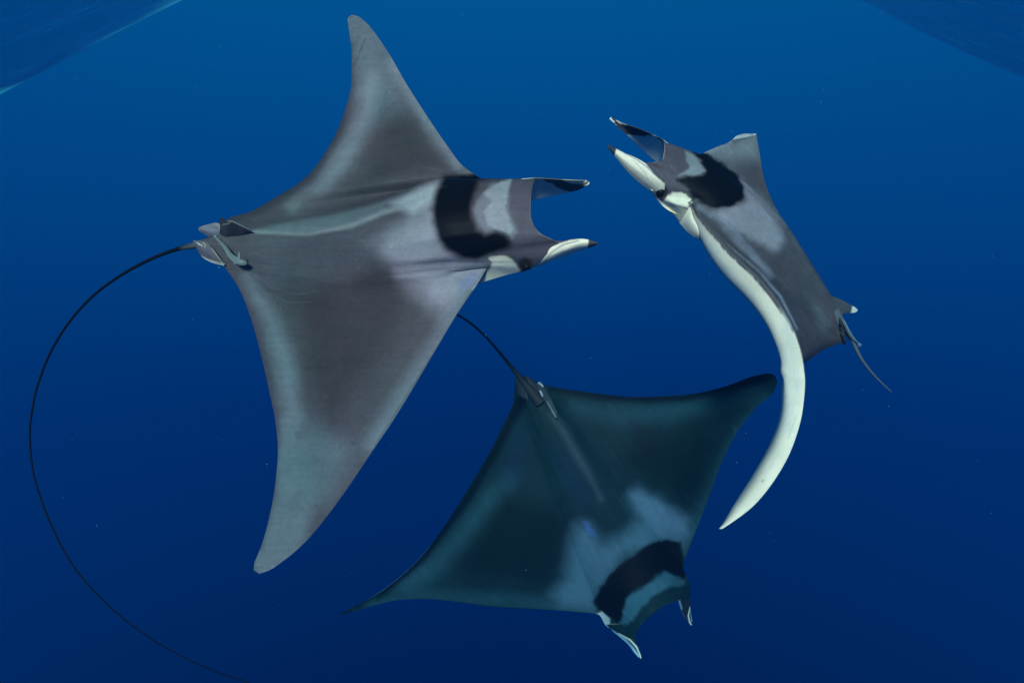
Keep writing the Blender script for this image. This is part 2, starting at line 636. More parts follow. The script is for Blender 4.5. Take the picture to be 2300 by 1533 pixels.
# ================================================================== RAY 1: the large grey ray, wings spread upright
def ray_large():
    root = empty('devil_ray', at(800, 560, 2.35))
    tag(root, 'large grey devil ray, wings spread vertically, long whip tail curling down the left side', 'ray', 'devil rays')
    st = [
        ((781, 40, 2.56), (790, 33, 2.56), 0, .006),
        ((781, 47, 2.557), (804, 37, 2.555), .001, .008),
        ((782, 54, 2.553), (818, 47, 2.548), .002, .010),
        ((783, 63, 2.55), (831, 60, 2.54), .004, .012),
        ((790, 122, 2.53), (872, 118, 2.51), .008, .016),
        ((789, 187, 2.51), (912, 187, 2.48), .012, .020),
        ((775, 247, 2.49), (952, 250, 2.45), .016, .025),
        ((743, 322, 2.47), (998, 318, 2.42), .02, .032),
        ((688, 397, 2.45), (1037, 370, 2.40), .025, .05),
        ((620, 443, 2.42), (1058, 386, 2.38), .02, .07),
        ((555, 478, 2.40), (1085, 402, 2.40), .0, .09),
        ((515, 489, 2.39), (1140, 412, 2.38), 0, .12, {1: (640, 491, 2.37), 2: (790, 462, 2.36), 3: (970, 418, 2.37)}),
        ((508, 499, 2.37), (1203, 402, 2.25), 0, .17, {1: (655, 506, 2.32), 2: (835, 468, 2.27), 3: (1000, 400, 2.25)}),
        ((503, 512, 2.345), (1198, 412, 2.19), 0, .2, {1: (672, 521, 2.29), 2: (850, 478, 2.21), 3: (1005, 432, 2.16)}),
        ((492, 522, 2.345), (1194, 430, 2.15), 0, .21, {1: (672, 535, 2.285), 2: (850, 500, 2.19), 3: (1010, 462, 2.13)}),
        ((478, 531, 2.345), (1192, 455, 2.13), 0, .21, {1: (672, 545, 2.28), 2: (850, 520, 2.185), 3: (1015, 487, 2.115)}),
        ((464, 539, 2.345), (1192, 482, 2.12), 0, .2, {1: (672, 553, 2.28), 2: (850, 535, 2.185), 3: (1020, 508, 2.11)}),
        ((459, 545, 2.345), (1198, 503, 2.12), 0, .2, {1: (672, 561, 2.28), 2: (850, 550, 2.185), 3: (1025, 527, 2.11)}),
        ((463, 551, 2.345), (1214, 524, 2.12), 0, .2, {1: (670, 569, 2.28), 2: (850, 564, 2.19), 3: (1030, 545, 2.12)}),
        ((468, 557, 2.345), (1240, 537, 2.13), 0, .19, {1: (668, 577, 2.28), 2: (850, 577, 2.195), 3: (1035, 560, 2.13)}),
        ((474, 563, 2.345), (1256, 548, 2.15), 0, .18, {1: (665, 584, 2.28), 2: (848, 588, 2.20), 3: (1035, 572, 2.14)}),
        ((480, 569, 2.345), (1222, 576, 2.17), 0, .16, {1: (662, 591, 2.28), 2: (845, 597, 2.205), 3: (1033, 582, 2.155)}),
        ((485, 575, 2.345), (1188, 605, 2.22), 0, .15, {1: (660, 597, 2.28), 2: (840, 606, 2.21), 3: (1028, 590, 2.17), 4: (1140, 594, 2.19)}),
        ((490, 582, 2.345), (1138, 618, 2.25), 0, .13, {1: (655, 604, 2.28), 2: (832, 614, 2.215), 3: (1015, 599, 2.18), 4: (1092, 601, 2.195)}),
        ((495, 588, 2.345), (1069, 639, 2.26), 0, .11, {1: (650, 611, 2.28), 2: (822, 622, 2.22), 3: (1000, 608, 2.19), 4: (1055, 607, 2.205)}),
        ((500, 593, 2.345), (1099, 592, 2.205), 0, .10, {1: (645, 618, 2.28), 2: (812, 630, 2.225), 3: (985, 617, 2.195), 4: (1067, 600, 2.205)}),
        ((504, 599, 2.345), (1090, 609, 2.20), .0, .10, {1: (642, 626, 2.283), 2: (803, 640, 2.23), 3: (970, 632, 2.203), 4: (1058, 613, 2.20)}),
        ((512, 610, 2.33), (1072, 638, 2.20), .0, .09, {1: (643, 642, 2.285), 2: (797, 659, 2.235), 3: (950, 660, 2.208), 4: (1038, 647, 2.202)}),
        ((538, 650, 2.33), (1026, 706, 2.21), .0, .075, {1: (657, 675, 2.285), 2: (784, 694, 2.236), 3: (907, 706, 2.212), 4: (993, 706, 2.208)}),
        ((564, 717, 2.33), (983, 778, 2.215), .04, .06),
        ((585, 792, 2.325), (934, 861, 2.22), .036, .05),
        ((605, 880, 2.32), (884, 942, 2.225), .03, .04),
        ((619, 950, 2.315), (832, 1019, 2.23), .024, .032),
        ((624, 1010, 2.31), (781, 1095, 2.235), .018, .026),
        ((619, 1080, 2.305), (731, 1163, 2.24), .012, .02),
        ((605, 1160, 2.30), (684, 1218, 2.245), .008, .016),
        ((588, 1222, 2.29), (640, 1256, 2.25), .005, .012),
        ((571, 1266, 2.28), (606, 1279, 2.255), .002, .009),
        ((570, 1279, 2.27), (582, 1288, 2.26), 0, .006),
    ]
    marks = [
        # pale tone of shoulders, wing tips and bands; sheen painted into the bands
        ('poly', [(835, 560), (930, 480), (1000, 440), (1110, 590), (1060, 645), (1005, 715), (945, 665), (890, 610)], 44, PALE, .92, 18, 60),
        ('poly', [(870, 455), (960, 415), (1060, 388), (1000, 440), (930, 480)], 14, (.36, .37, .38), .95),  # highlight on the body crest, painted pale
        ('line', [(1085, 610, 6), (1000, 745, 16), (930, 860, 20), (840, 1000, 22)], 26, (.185, .20, .22), .9),
        ('line', [(555, 620, 8), (605, 715, 16), (640, 810, 22), (655, 920, 26), (655, 1020, 40), (650, 1120, 55), (610, 1250, 60)], 24, (.165, .185, .20), .9, 8, 40),
        ('poly', [(700, 950), (800, 1000), (740, 1120), (640, 1140), (660, 1000)], 40, TEAL, .85),
        # dark saddle of the near wing
        ('poly', [(640, 640), (720, 620), (830, 590), (890, 610), (925, 660), (915, 720), (872, 790), (800, 880), (745, 945), (712, 900), (690, 800), (660, 720)], 55, DARK, .95, 16, 70),
        ('poly', [(520, 560), (640, 560), (760, 560), (860, 540), (830, 600), (700, 640), (600, 640)], 36, (.075, .074, .084), .8, 10, 60),
        # dark rear margin of the near wing
        ('line', [(505, 600, 5), (560, 710, 13), (590, 830, 15), (616, 960, 12), (612, 1110, 8), (585, 1230, 4)], 11, (.075, .062, .082), .85),
        # far wing
        ('line', [(815, 60, 60), (850, 150, 60), (860, 220, 55)], 40, TEAL, .8, 10, 50),
        ('line', [(880, 140, 10), (960, 270, 14), (1030, 370, 16)], 18, (.20, .215, .235), .85),
        ('line', [(835, 180, 16), (820, 270, 20), (775, 355, 20), (720, 425, 18), (660, 465, 10)], 22, (.185, .20, .215), .9, 6, 40),
        ('poly', [(800, 420), (830, 330), (865, 260), (930, 270), (975, 330), (1010, 375), (940, 395), (870, 430), (800, 450)], 44, DARK, .92, 12, 60),
        ('line', [(515, 487, 12), (600, 453, 18), (690, 390, 20), (760, 290, 12), (785, 190, 8), (789, 100, 4)], 13, (.035, .036, .045), .85),  # dark rear margin, deepened by shade painted where the wing turns away
        ('line', [(690, 455, 20), (820, 440, 24), (930, 395, 14)], 18, (.075, .07, .075), .7),
        # body ridge: pale sliver of the far flank
        ('poly', [(565, 520), (640, 500), (760, 480), (870, 452), (860, 470), (790, 500), (690, 522)], 7, (.15, .175, .18), .9),
        ('line', [(562, 521, 1), (690, 526, 3), (790, 506, 5), (860, 476, 6), (930, 455, 6)], 7, (.28, .29, .30), .8),
        ('line', [(600, 540, 5), (700, 546, 8), (800, 528, 8)], 10, (.085, .082, .10), .6),  # form shading below the ridge, painted into the skin
        # head
        ('poly', [(1125, 398), (1200, 400), (1192, 470), (1215, 525), (1290, 540), (1190, 600), (1130, 570), (1145, 520), (1130, 470)], 12, HEADG, 1),
        ('poly', [(1150, 399), (1105, 414), (1080, 440), (1060, 470), (1070, 505), (1094, 526), (1128, 524), (1150, 535), (1162, 520), (1143, 470), (1143, 430)], 7, (.17, .18, .19), 1, 4, 18),
        ('poly', [(996, 392), (980, 426), (970, 467), (973, 503), (984, 540), (1003, 565), (1037, 583), (1069, 589), (1089, 579), (1117, 566), (1142, 556),
                  (1149, 545), (1135, 526), (1112, 518), (1089, 526), (1073, 513), (1062, 487), (1060, 467), (1064, 440), (1076, 408), (1105, 401), (1150, 401), (1149, 392), (1078, 388), (1028, 388)], 11, BLACK, 1, 3, 20),
        ('poly', [(1149, 401), (1110, 414), (1088, 433), (1103, 453), (1088, 476), (1096, 508), (1128, 517), (1146, 526), (1154, 513), (1136, 467), (1141, 426)], 4, (.27, .285, .295), 1, 4, 14),
        ('line', [(1204, 404, 2), (1193, 450, 2.5), (1193, 490, 2.5), (1212, 523, 2.5), (1240, 537, 2), (1290, 541, 1)], 2.2, (.20, .185, .16), .8),
        # white cheek behind the eye
        ('poly', [(1097, 580), (1112, 575), (1130, 574), (1150, 582), (1163, 598), (1170, 606), (1150, 630), (1060, 650), (1085, 620), (1103, 600)], 3.5, WHITE, 1, 2, 12),
        ('poly', [(1163, 600), (1166, 585), (1178, 578), (1192, 582), (1197, 594), (1192, 610), (1172, 610)], 5, (.03, .024, .022), .9),
        ('line', [(1093, 577, 1), (1097, 584, 1.2), (1102, 588, 1.2), (1101, 598, 1)], 1.2, (.02, .02, .02), 1),
        ('line', [(1102, 592, 3), (1060, 655, 3), (985, 776, 2), (830, 1020, 1.5), (740, 1150, 1)], 3, (.085, .08, .085), .7),
        ('poly', [(1030, 630), (1062, 612), (1080, 612), (1062, 640), (1035, 655)], 9, (.19, .21, .36), .55),
        ('line', [(900, 610, 14), (990, 605, 16), (1070, 600, 12)], 16, (.29, .26, .29), .6),
        # fine wrinkles behind the near wing's shoulder, sheen and shade painted as lines
        ('line', [(548, 622, .5), (588, 662, .8), (640, 688, .8), (690, 690, .5)], 2.2, (.07, .065, .075), .35),
        ('line', [(555, 619, .5), (596, 657, .8), (649, 679, .8), (699, 678, .5)], 2.2, (.15, .14, .15), .35),
        ('line', [(562, 616, .5), (604, 652, .8), (658, 670, .8), (708, 666, .5)], 2.2, (.07, .065, .075), .35),
        ('line', [(569, 613, .5), (612, 647, .8), (667, 661, .8), (717, 654, .5)], 2.2, (.15, .14, .15), .35),
        ('line', [(576, 610, .5), (620, 642, .8), (676, 652, .8), (726, 642, .5)], 2.2, (.07, .065, .075), .35),
        # scars
        ('line', [(826, 1018, 1.5), (805, 1002, 1.5), (785, 990, 1)], 2.5, (.07, .075, .085), .6),
        ('poly', [(662, 968), (680, 966), (682, 988), (664, 990)], 4, (.12, .11, .135), .6),
        ('line', [(690, 1000, 1), (720, 1040, 1.5), (735, 1090, 1)], 2.5, (.09, .10, .11), .35, 2, 6),
        ('line', [(665, 1128, 1), (690, 1155, 1.2), (702, 1178, 1)], 2.5, (.10, .105, .115), .5),
        ('line', [(822, 85, 1.5), (805, 125, 1.5), (793, 150, 1.5)], 3, (.05, .05, .06), .7, 2, 5),
        ('line', [(806, 85, 2), (802, 98, 2)], 4, (.07, .07, .08), .6),
    ]
    ray_body(root, st, MID, marks, ref=16)
    # near cephalic fin, rolled, white outside with a dark tip
    fin(root, 'cephalic_fin', [
        ((1176, 610, 2.25), (1228, 538, 2.16), .02, .03),
        ((1206, 600, 2.235), (1262, 541, 2.15), .03, .03),
        ((1238, 587, 2.215), (1286, 537, 2.14), .035, .03),
        ((1272, 574, 2.195), (1306, 536, 2.13), .03, .025),
        ((1303, 563, 2.175), (1322, 538, 2.13), .02, .02),
        ((1328, 555, 2.155), (1337, 543, 2.13), .01, .012),
        ((1342, 549, 2.14), (1345, 546, 2.14), 0, .006)],
        WHITE, [
            ('poly', [(1160, 520), (1250, 530), (1300, 535), (1270, 542), (1240, 552), (1220, 566), (1204, 570), (1196, 578), (1190, 600), (1170, 600)], 2.5, HEADG, 1, 2, 10),
            ('line', [(1300, 541, 1.2), (1266, 549, 1.6), (1242, 564, 1.6), (1222, 586, 1.2), (1212, 598, 1)], 1.6, (.30, .27, .30), .8),
            ('poly', [(1324, 520), (1360, 520), (1360, 570), (1322, 570), (1320, 556)], 2, (.07, .065, .07), 1)],
        back=(.4, .4, .38))
    # far cephalic fin: inner face visible
    fin(root, 'cephalic_fin', [
        ((1165, 470, 2.390), (1170, 402, 2.24), -.0, .02),
        ((1195, 451, 2.380), (1204, 400, 2.225), -.01, .02),
        ((1235, 441, 2.360), (1238, 402, 2.225), -.01, .02),
        ((1268, 434, 2.340), (1268, 404, 2.23), -.005, .018),
        ((1298, 427, 2.33), (1297, 405, 2.235), 0, .014),
        ((1316, 418, 2.27), (1316, 405, 2.255), 0, .01),
        ((1324, 413, 2.262), (1323, 408, 2.262), 0, .006)],
        (.75, .78, .75), [
            ('poly', [(1215, 395), (1340, 395), (1340, 440), (1292, 432), (1268, 428), (1252, 422), (1240, 411), (1222, 407)], 2.2, (.13, .11, .11), 1, 2, 10),
            ('poly', [(1256, 400), (1322, 400), (1316, 410), (1306, 414), (1288, 413), (1270, 408)], 1.5, WHITE, 1),
            ('line', [(1324, 408, 1.6), (1320, 415, 1.6), (1305, 417, 1)], 1.2, WHITE, .9),
            ('line', [(1200, 400, 2), (1238, 402, 1.2), (1268, 405, 1)], 1.5, (.20, .185, .16), .8)], back=(.06, .055, .06))
    eye(root, 1182, 599, 2.205, .011)
    # dorsal fin, pelvic fins, tail
    fin(root, 'dorsal_fin', [
        ((490, 512, 2.35), (494, 487, 2.32), 0, .008),
        ((496, 530, 2.345), (512, 494, 2.285), .0, .014),
        ((508, 538, 2.345), (520, 496, 2.275), .0, .016),
        ((535, 535, 2.34), (543, 507, 2.28), 0, .014),
        ((560, 526, 2.33), (567, 519, 2.30), 0, .006)],
        (.040, .042, .050), [('poly', [(540, 500), (575, 515), (575, 545), (520, 545), (535, 525)], 9, (.075, .075, .085), .8), ('line', [(512, 496, 1), (520, 496, 1.3), (543, 507, 1), (567, 520, 1.2)], 1.4, (.34, .33, .33), .9),
                             ('line', [(500, 505, .8), (515, 501, 1), (520, 497, 1)], 1, (.3, .27, .18), .8)])
    fin(root, 'pelvic_fin', [
        ((446, 517, 2.36), (446, 511, 2.36), 0, .006),
        ((456, 524, 2.36), (455, 507, 2.35), .008, .012),
        ((470, 532, 2.36), (470, 503, 2.345), .012, .014),
        ((485, 536, 2.36), (484, 500, 2.34), .014, .014),
        ((493, 530, 2.35), (494, 503, 2.335), .01, .012),
        ((497, 518, 2.345), (497, 512, 2.34), 0, .008)],
        (.21, .20, .23), [('line', [(484, 501, 1), (496, 508, 1.2), (496, 518, 1.5), (490, 530, 1.2)], 1.3, (.34, .30, .16), .9),
                          ('line', [(474, 505, .8), (490, 512, 1)], 1.5, (.09, .08, .10), .7),
                          ('line', [(468, 507, .8), (486, 514, 1)], 1.5, (.09, .08, .10), .6),
                          ('line', [(450, 517, 2), (480, 531, 3)], 3, (.13, .12, .15), .7)])
    fin(root, 'pelvic_fin', [
        ((433, 541, 2.36), (434, 539, 2.36), 0, .006),
        ((444, 562, 2.36), (448, 541, 2.34), .008, .012),
        ((455, 578, 2.36), (462, 543, 2.335), .01, .014),
        ((470, 587, 2.355), (476, 556, 2.325), .01, .014),
        ((486, 593, 2.35), (490, 575, 2.32), .008, .012),
        ((504, 597, 2.335), (504, 595, 2.33), 0, .006)],
        (.15, .135, .155), [('poly', [(452, 575), (468, 583), (505, 593), (505, 605), (470, 600)], 3, WHITE, .95),
                            ('line', [(441, 545, .6), (448, 548, .7)], .7, WHITE, .9), ('line', [(446, 548, .7), (454, 552, .8)], .7, WHITE, .9),
                            ('line', [(456, 545, .7), (462, 551, .8)], .7, (.5, .47, .25), .9), ('line', [(458, 552, .6), (461, 556, .6)], .6, (.5, .47, .25), .9),
                            ('line', [(447, 562, .8), (466, 568, 1)], 1, (.07, .06, .08), .7), ('line', [(452, 568, .8), (472, 576, 1)], 1, (.07, .06, .08), .7),
                            ('line', [(476, 558, .7), (504, 595, .8)], .9, (.4, .4, .3), .9)])
    # tail stock flowing out of the back and whip tail sweeping round the left
    tail(root, [(580, 522, 2.385, .022), (540, 530, 2.375, .022), (500, 537, 2.368, .021), (470, 544, 2.365, .016), (440, 550, 2.375, .0115), (400, 559, 2.39, .0085), (350, 577, 2.40, .0068), (270, 619, 2.42, .0058), (200, 673, 2.44, .0052),
                (142, 742, 2.45, .0047), (100, 822, 2.46, .0043), (76, 900, 2.46, .004), (67, 970, 2.46, .0038), (72, 1045, 2.45, .0036), (92, 1120, 2.44, .0034),
                (123, 1195, 2.43, .0032), (163, 1268, 2.42, .003), (220, 1336, 2.41, .0029), (290, 1398, 2.40, .0027), (365, 1449, 2.39, .0026), (445, 1490, 2.38, .0024),
                (525, 1521, 2.37, .0022), (600, 1545, 2.36, .002), (680, 1560, 2.35, .0016)],
         (.005, .006, .008), [('line', [(560, 530, 20), (440, 549, 8), (410, 557, 2)], 8, (.12, .13, .135), .8)], thin=.82)
    return root


# ================================================================== RAY 2: the dark ray below
def ray_dark():
    root = empty('devil_ray', at(1330, 1110, 3.7))
    tag(root, 'dark blue devil ray seen from above, lowest in the water, head down to the right', 'ray', 'devil rays')
    D = 3.65
    st = [
        ((1740, 842, D + .22), (1747, 857, D + .22), 0, .008),
        ((1726, 838, D + .21), (1738, 880, D + .20), .004, .014),
        ((1690, 845, D + .17), (1702, 912, D + .16), .01, .02),
        ((1620, 870, D + .12), (1660, 963, D + .10), .02, .03),
        ((1530, 887, D + .09), (1627, 1025, D + .06), .03, .045),
        ((1430, 891, D + .06), (1601, 1090, D + .04), .04, .06),
        ((1340, 883, D + .05), (1576, 1160, D + .04), .045, .09),
        ((1270, 873, D + .045), (1554, 1215, D + .05), .045, .12),
        ((1238, 868, D + .04), (1534, 1272, D + .05), 0.050, .15),
        ((1224, 865, D + .035), (1540, 1288, D + .08), 0.054, .18),
        ((1213, 861, D + .03), (1549, 1313, D + .10), 0.060, .21),
        ((1205, 857, D + .02), (1551, 1340, D + .07), 0.064, .24),
        ((1197, 852, D + .015), (1528, 1346, D - .02), 0.067, .26),
        ((1189, 848, D + .01), (1500, 1355, D - .06), 0.068, .26),
        ((1181, 845, D + .01), (1471, 1373, D - .075), 0.068, .26),
        ((1173, 844, D + .01), (1444, 1397, D - .065), 0.067, .26),
        ((1166, 846, D + .015), (1429, 1418, D - .04), 0.066, .25),
        ((1161, 851, D + .02), (1408, 1432, D + .02), 0.064, .23),
        ((1158, 858, D + .03), (1378, 1417, D + .07), 0.060, .2),
        ((1156, 868, D + .035), (1360, 1403, D + .08), 0.056, .17),
        ((1155, 880, D + .04), (1344, 1379, D + .06), 0.052, .14),
        ((1154, 900, D + .045), (1290, 1373, D + .055), 0.050, .12),
        ((1132, 950, D + .055), (1205, 1367, D + .06), .045, .09),
        ((1106, 1004, D + .07), (1105, 1361, D + .075), .04, .06),
        ((1078, 1053, D + .09), (1012, 1349, D + .095), .035, .045),
        ((1042, 1112, D + .11), (945, 1344, D + .115), .03, .036),
        ((998, 1182, D + .13), (893, 1347, D + .135), .02, .03),
        ((948, 1247, D + .16), (852, 1356, D + .16), .012, .022),
        ((900, 1294, D + .19), (815, 1366, D + .19), .008, .016),
        ((850, 1331, D + .22), (786, 1374, D + .22), .004, .012),
        ((800, 1359, D + .25), (766, 1380, D + .25), 0, .008),
        ((757, 1381, D + .27), (754, 1383, D + .27), 0, .004),
    ]
    for i in range(8, 21):                                        # the head stands proud only towards the mouth
        te, le, b_, t_ = st[i][:4]
        o = {}
        for k in (1, 2, 3):
            u = UK[k]
            o[k] = (te[0] * (1 - u) + le[0] * u, te[1] * (1 - u) + le[1] * u, te[2] * (1 - u) + (D + .05) * u - b_ * 4 * u * (1 - u) - (.03 * math.exp(-((i - 14) / 3.2) ** 2) if k == 3 else 0))
        st[i] = (te, le, b_, t_, o)
    dk, md, pl = (.005, .014, .016), (.008, .027, .031), (.075, .15, .195)  # skin tones darkened and cut in red; dim deep-water light painted in
    marks = [
        ('line', [(1290, 912, 8), (1400, 928, 22), (1500, 926, 22), (1600, 905, 20), (1690, 878, 18)], 24, (.018, .058, .070), .9, 8, 50),
        ('line', [(1150, 1070, 14), (1110, 1120, 24), (1060, 1180, 24), (990, 1260, 24), (910, 1310, 22)], 24, (.021, .066, .079), .9, 8, 50),
        ('line', [(1720, 890, 8), (1640, 1010, 16), (1590, 1110, 14), (1555, 1200, 14)], 20, (.018, .060, .073), .85),
        ('line', [(1335, 1370, 10), (1200, 1355, 16), (1080, 1345, 16), (940, 1335, 14), (830, 1355, 10)], 20, (.018, .058, .070), .85),
        ('poly', [(1430, 960), (1560, 955), (1600, 1000), (1570, 1080), (1530, 1120), (1470, 1090), (1400, 1040)], 45, (.004, .012, .014), .9, 14, 60),
        ('poly', [(1130, 1110), (1240, 1140), (1280, 1190), (1262, 1270), (1230, 1315), (1060, 1300), (1020, 1270)], 40, (.004, .012, .014), .9, 14, 60),
        ('line', [(1170, 900, 12), (1120, 1000, 10), (1050, 1120, 9), (950, 1255, 7), (850, 1340, 4)], 9, (.003, .006, .009), .85),
        ('line', [(1240, 872, 6), (1340, 888, 9), (1440, 895, 9), (1540, 892, 9), (1640, 868, 8), (1740, 842, 8)], 9, (.003, .006, .009), .85),
        # shoulders
        ('poly', [(1293, 1183), (1279, 1240), (1274, 1300), (1240, 1335), (1262, 1362), (1332, 1374), (1345, 1330), (1408, 1248), (1500, 1214), (1533, 1243), (1545, 1165),
                  (1490, 1130), (1432, 1098), (1413, 1114), (1441, 1165), (1395, 1206), (1350, 1218), (1318, 1180)], 28, pl, .85, 10, 50),
        ('poly', [(1415, 1105), (1440, 1105), (1540, 1165), (1540, 1190), (1480, 1190), (1440, 1160)], 18, (.11, .19, .26), .65, 6, 30),
        ('line', [(1240, 930, 4), (1265, 965, 7), (1300, 1030, 8), (1325, 1070, 6), (1350, 1120, 3)], 13, (.05, .085, .10), .7),
        ('line', [(1175, 970, 14), (1150, 1060, 20)], 30, (.008, .03, .055), .7),
        ('line', [(1240, 1000, 14), (1310, 1110, 20)], 30, (.008, .028, .052), .7),
        ('poly', [(1308, 1170), (1318, 1170), (1335, 1195), (1338, 1204), (1328, 1200), (1316, 1186)], 6, (.06, .12, .34), .6, 4, 10),
        # head
        ('poly', [(1330, 1350), (1400, 1260), (1530, 1215), (1555, 1340), (1440, 1400), (1440, 1480), (1370, 1415)], 4, md, 1),
        ('poly', [(1392, 1398), (1404, 1345), (1458, 1310), (1495, 1281), (1536, 1300), (1537, 1312), (1500, 1318), (1462, 1342), (1432, 1375), (1412, 1402)], 6, (.04, .115, .145), 1, 4, 14),
        ('poly', [(1337, 1351), (1349, 1317), (1372, 1287), (1404, 1260), (1435, 1234), (1467, 1216), (1499, 1211), (1525, 1219), (1536, 1250), (1538, 1298), (1513, 1288), (1495, 1281),
                  (1474, 1288), (1458, 1308), (1426, 1321), (1408, 1340), (1400, 1367), (1394, 1390), (1385, 1395), (1367, 1383), (1349, 1371)], 5, (.004, .0045, .006), 1, 5, 16),
        ('poly', [(1340, 1378), (1352, 1372), (1370, 1388), (1370, 1405), (1362, 1416)], 2.5, (.45, .5, .45), .95),
        ('line', [(1441, 1400, 1.2), (1500, 1356, 1.2), (1530, 1347, 1)], 1.5, (.09, .11, .10), .7),
    ]
    ray_body(root, st, md, marks, ref=15, nu=170, sub=13, streak=(.5, .85), edge=(.012, .03, .034), ventral=(.4, .57, .55), mat=DARK_SKIN, seed=5, vedge=(.07, .93), relax=70)
    fin(root, 'cephalic_fin', [
        ((1362, 1402, D + .07), (1420, 1402, D), .02, .03),
        ((1378, 1418, D + .06), (1428, 1416, D), .02, .03),
        ((1396, 1433, D + .05), (1429, 1438, D + .01), .015, .03),
        ((1413, 1449, D + .04), (1434, 1456, D + .02), .01, .025),
        ((1427, 1467, D + .03), (1439, 1469, D + .03), .0, .016),
        ((1437, 1478, D + .03), (1441, 1478, D + .03), 0, .008)],
        md, [('line', [(1370, 1412, 1), (1388, 1424, 2), (1404, 1439, 4.5), (1420, 1458, 6), (1432, 1473, 4)], 2.2, (.40, .66, .72), 1),  # white outer edge with cyan water light put into its colour
             ('line', [(1390, 1422, 1), (1415, 1436, 1.8), (1430, 1452, 2), (1440, 1476, 1.8)], 1, WHITE, 1)], back=WHITE)
    fin(root, 'cephalic_fin', [
        ((1551, 1318, D + .12), (1522, 1340, D + .03), .0, .02),
        ((1550, 1338, D + .12), (1524, 1350, D + .05), .0, .02),
        ((1550, 1358, D + .12), (1530, 1366, D + .06), .0, .02),
        ((1553, 1380, D + .12), (1538, 1384, D + .07), .0, .016),
        ((1555, 1396, D + .11), (1547, 1398, D + .09), .0, .01),
        ((1555, 1403, D + .1), (1552, 1403, D + .1), 0, .006)],
        (.02, .024, .03), [('line', [(1550, 1362, 1), (1546, 1382, 1.5), (1549, 1396, 1.5), (1553, 1403, 1)], 1.2, WHITE, .95),
                     ('poly', [(1550, 1360), (1560, 1375), (1560, 1400), (1552, 1395)], 1.5, (.2, .4, .5), .9),
                     ('line', [(1526, 1348, 2), (1531, 1366, 2)], 2, (.2, .33, .42), .9)], back=(.5, .55, .55))
    fin(root, 'dorsal_fin', [
        ((1205, 862, D - .10), (1215, 856, D - .10), 0, .006),
        ((1212, 880, D - .08), (1224, 872, D - .08), 0, .012),
        ((1226, 905, D - .06), (1238, 896, D - .05), 0, .016),
        ((1240, 930, D - .06), (1250, 925, D - .06), 0, .014),
        ((1249, 940, D - .07), (1253, 938, D - .07), 0, .006)],
        (.05, .06, .065), [('line', [(1209, 858, 1.5), (1219, 866, 2)], 1.5, (.5, .55, .55), .9),
                           ('poly', [(1210, 876), (1216, 878), (1220, 888), (1217, 892), (1211, 884)], 1.5, (.42, .5, .5), .9),
                           ('line', [(1230, 902, .8), (1248, 936, 1)], 1.1, (.25, .29, .29), .9)])
    for s in ([((1156, 846, D), (1168, 842, D), 0, .01), ((1158, 862, D + .02), (1176, 856, D - .02), .01, .02), ((1164, 884, D + .03), (1184, 876, D - .01), .01, .02), ((1175, 905, D + .03), (1186, 900, D), 0, .01)],
              [((1180, 842, D - .02), (1186, 845, D - .02), 0, .01), ((1190, 862, D - .03), (1203, 858, D), .01, .02), ((1204, 882, D - .03), (1216, 876, D + .01), .01, .02), ((1216, 898, D - .01), (1222, 896, D), 0, .01)]):
        fin(root, 'pelvic_fin', s, (.05, .058, .062), [('line', [(1158, 893, 2), (1161, 902, 1.5)], 1.5, WHITE, .9)])
    tail(root, [(1215, 905, D - .03, .028), (1190, 874, D - .03, .022), (1165, 844, D - .02, .013), (1130, 801, D, .0075), (1092, 757, D + .02, .0062), (1052, 722, D + .04, .0058), (1010, 698, D + .06, .0054),
                (960, 680, D + .08, .005), (890, 668, D + .1, .0045), (800, 665, D + .12, .004), (720, 672, D + .12, .003)], (.035, .038, .04))
    return root


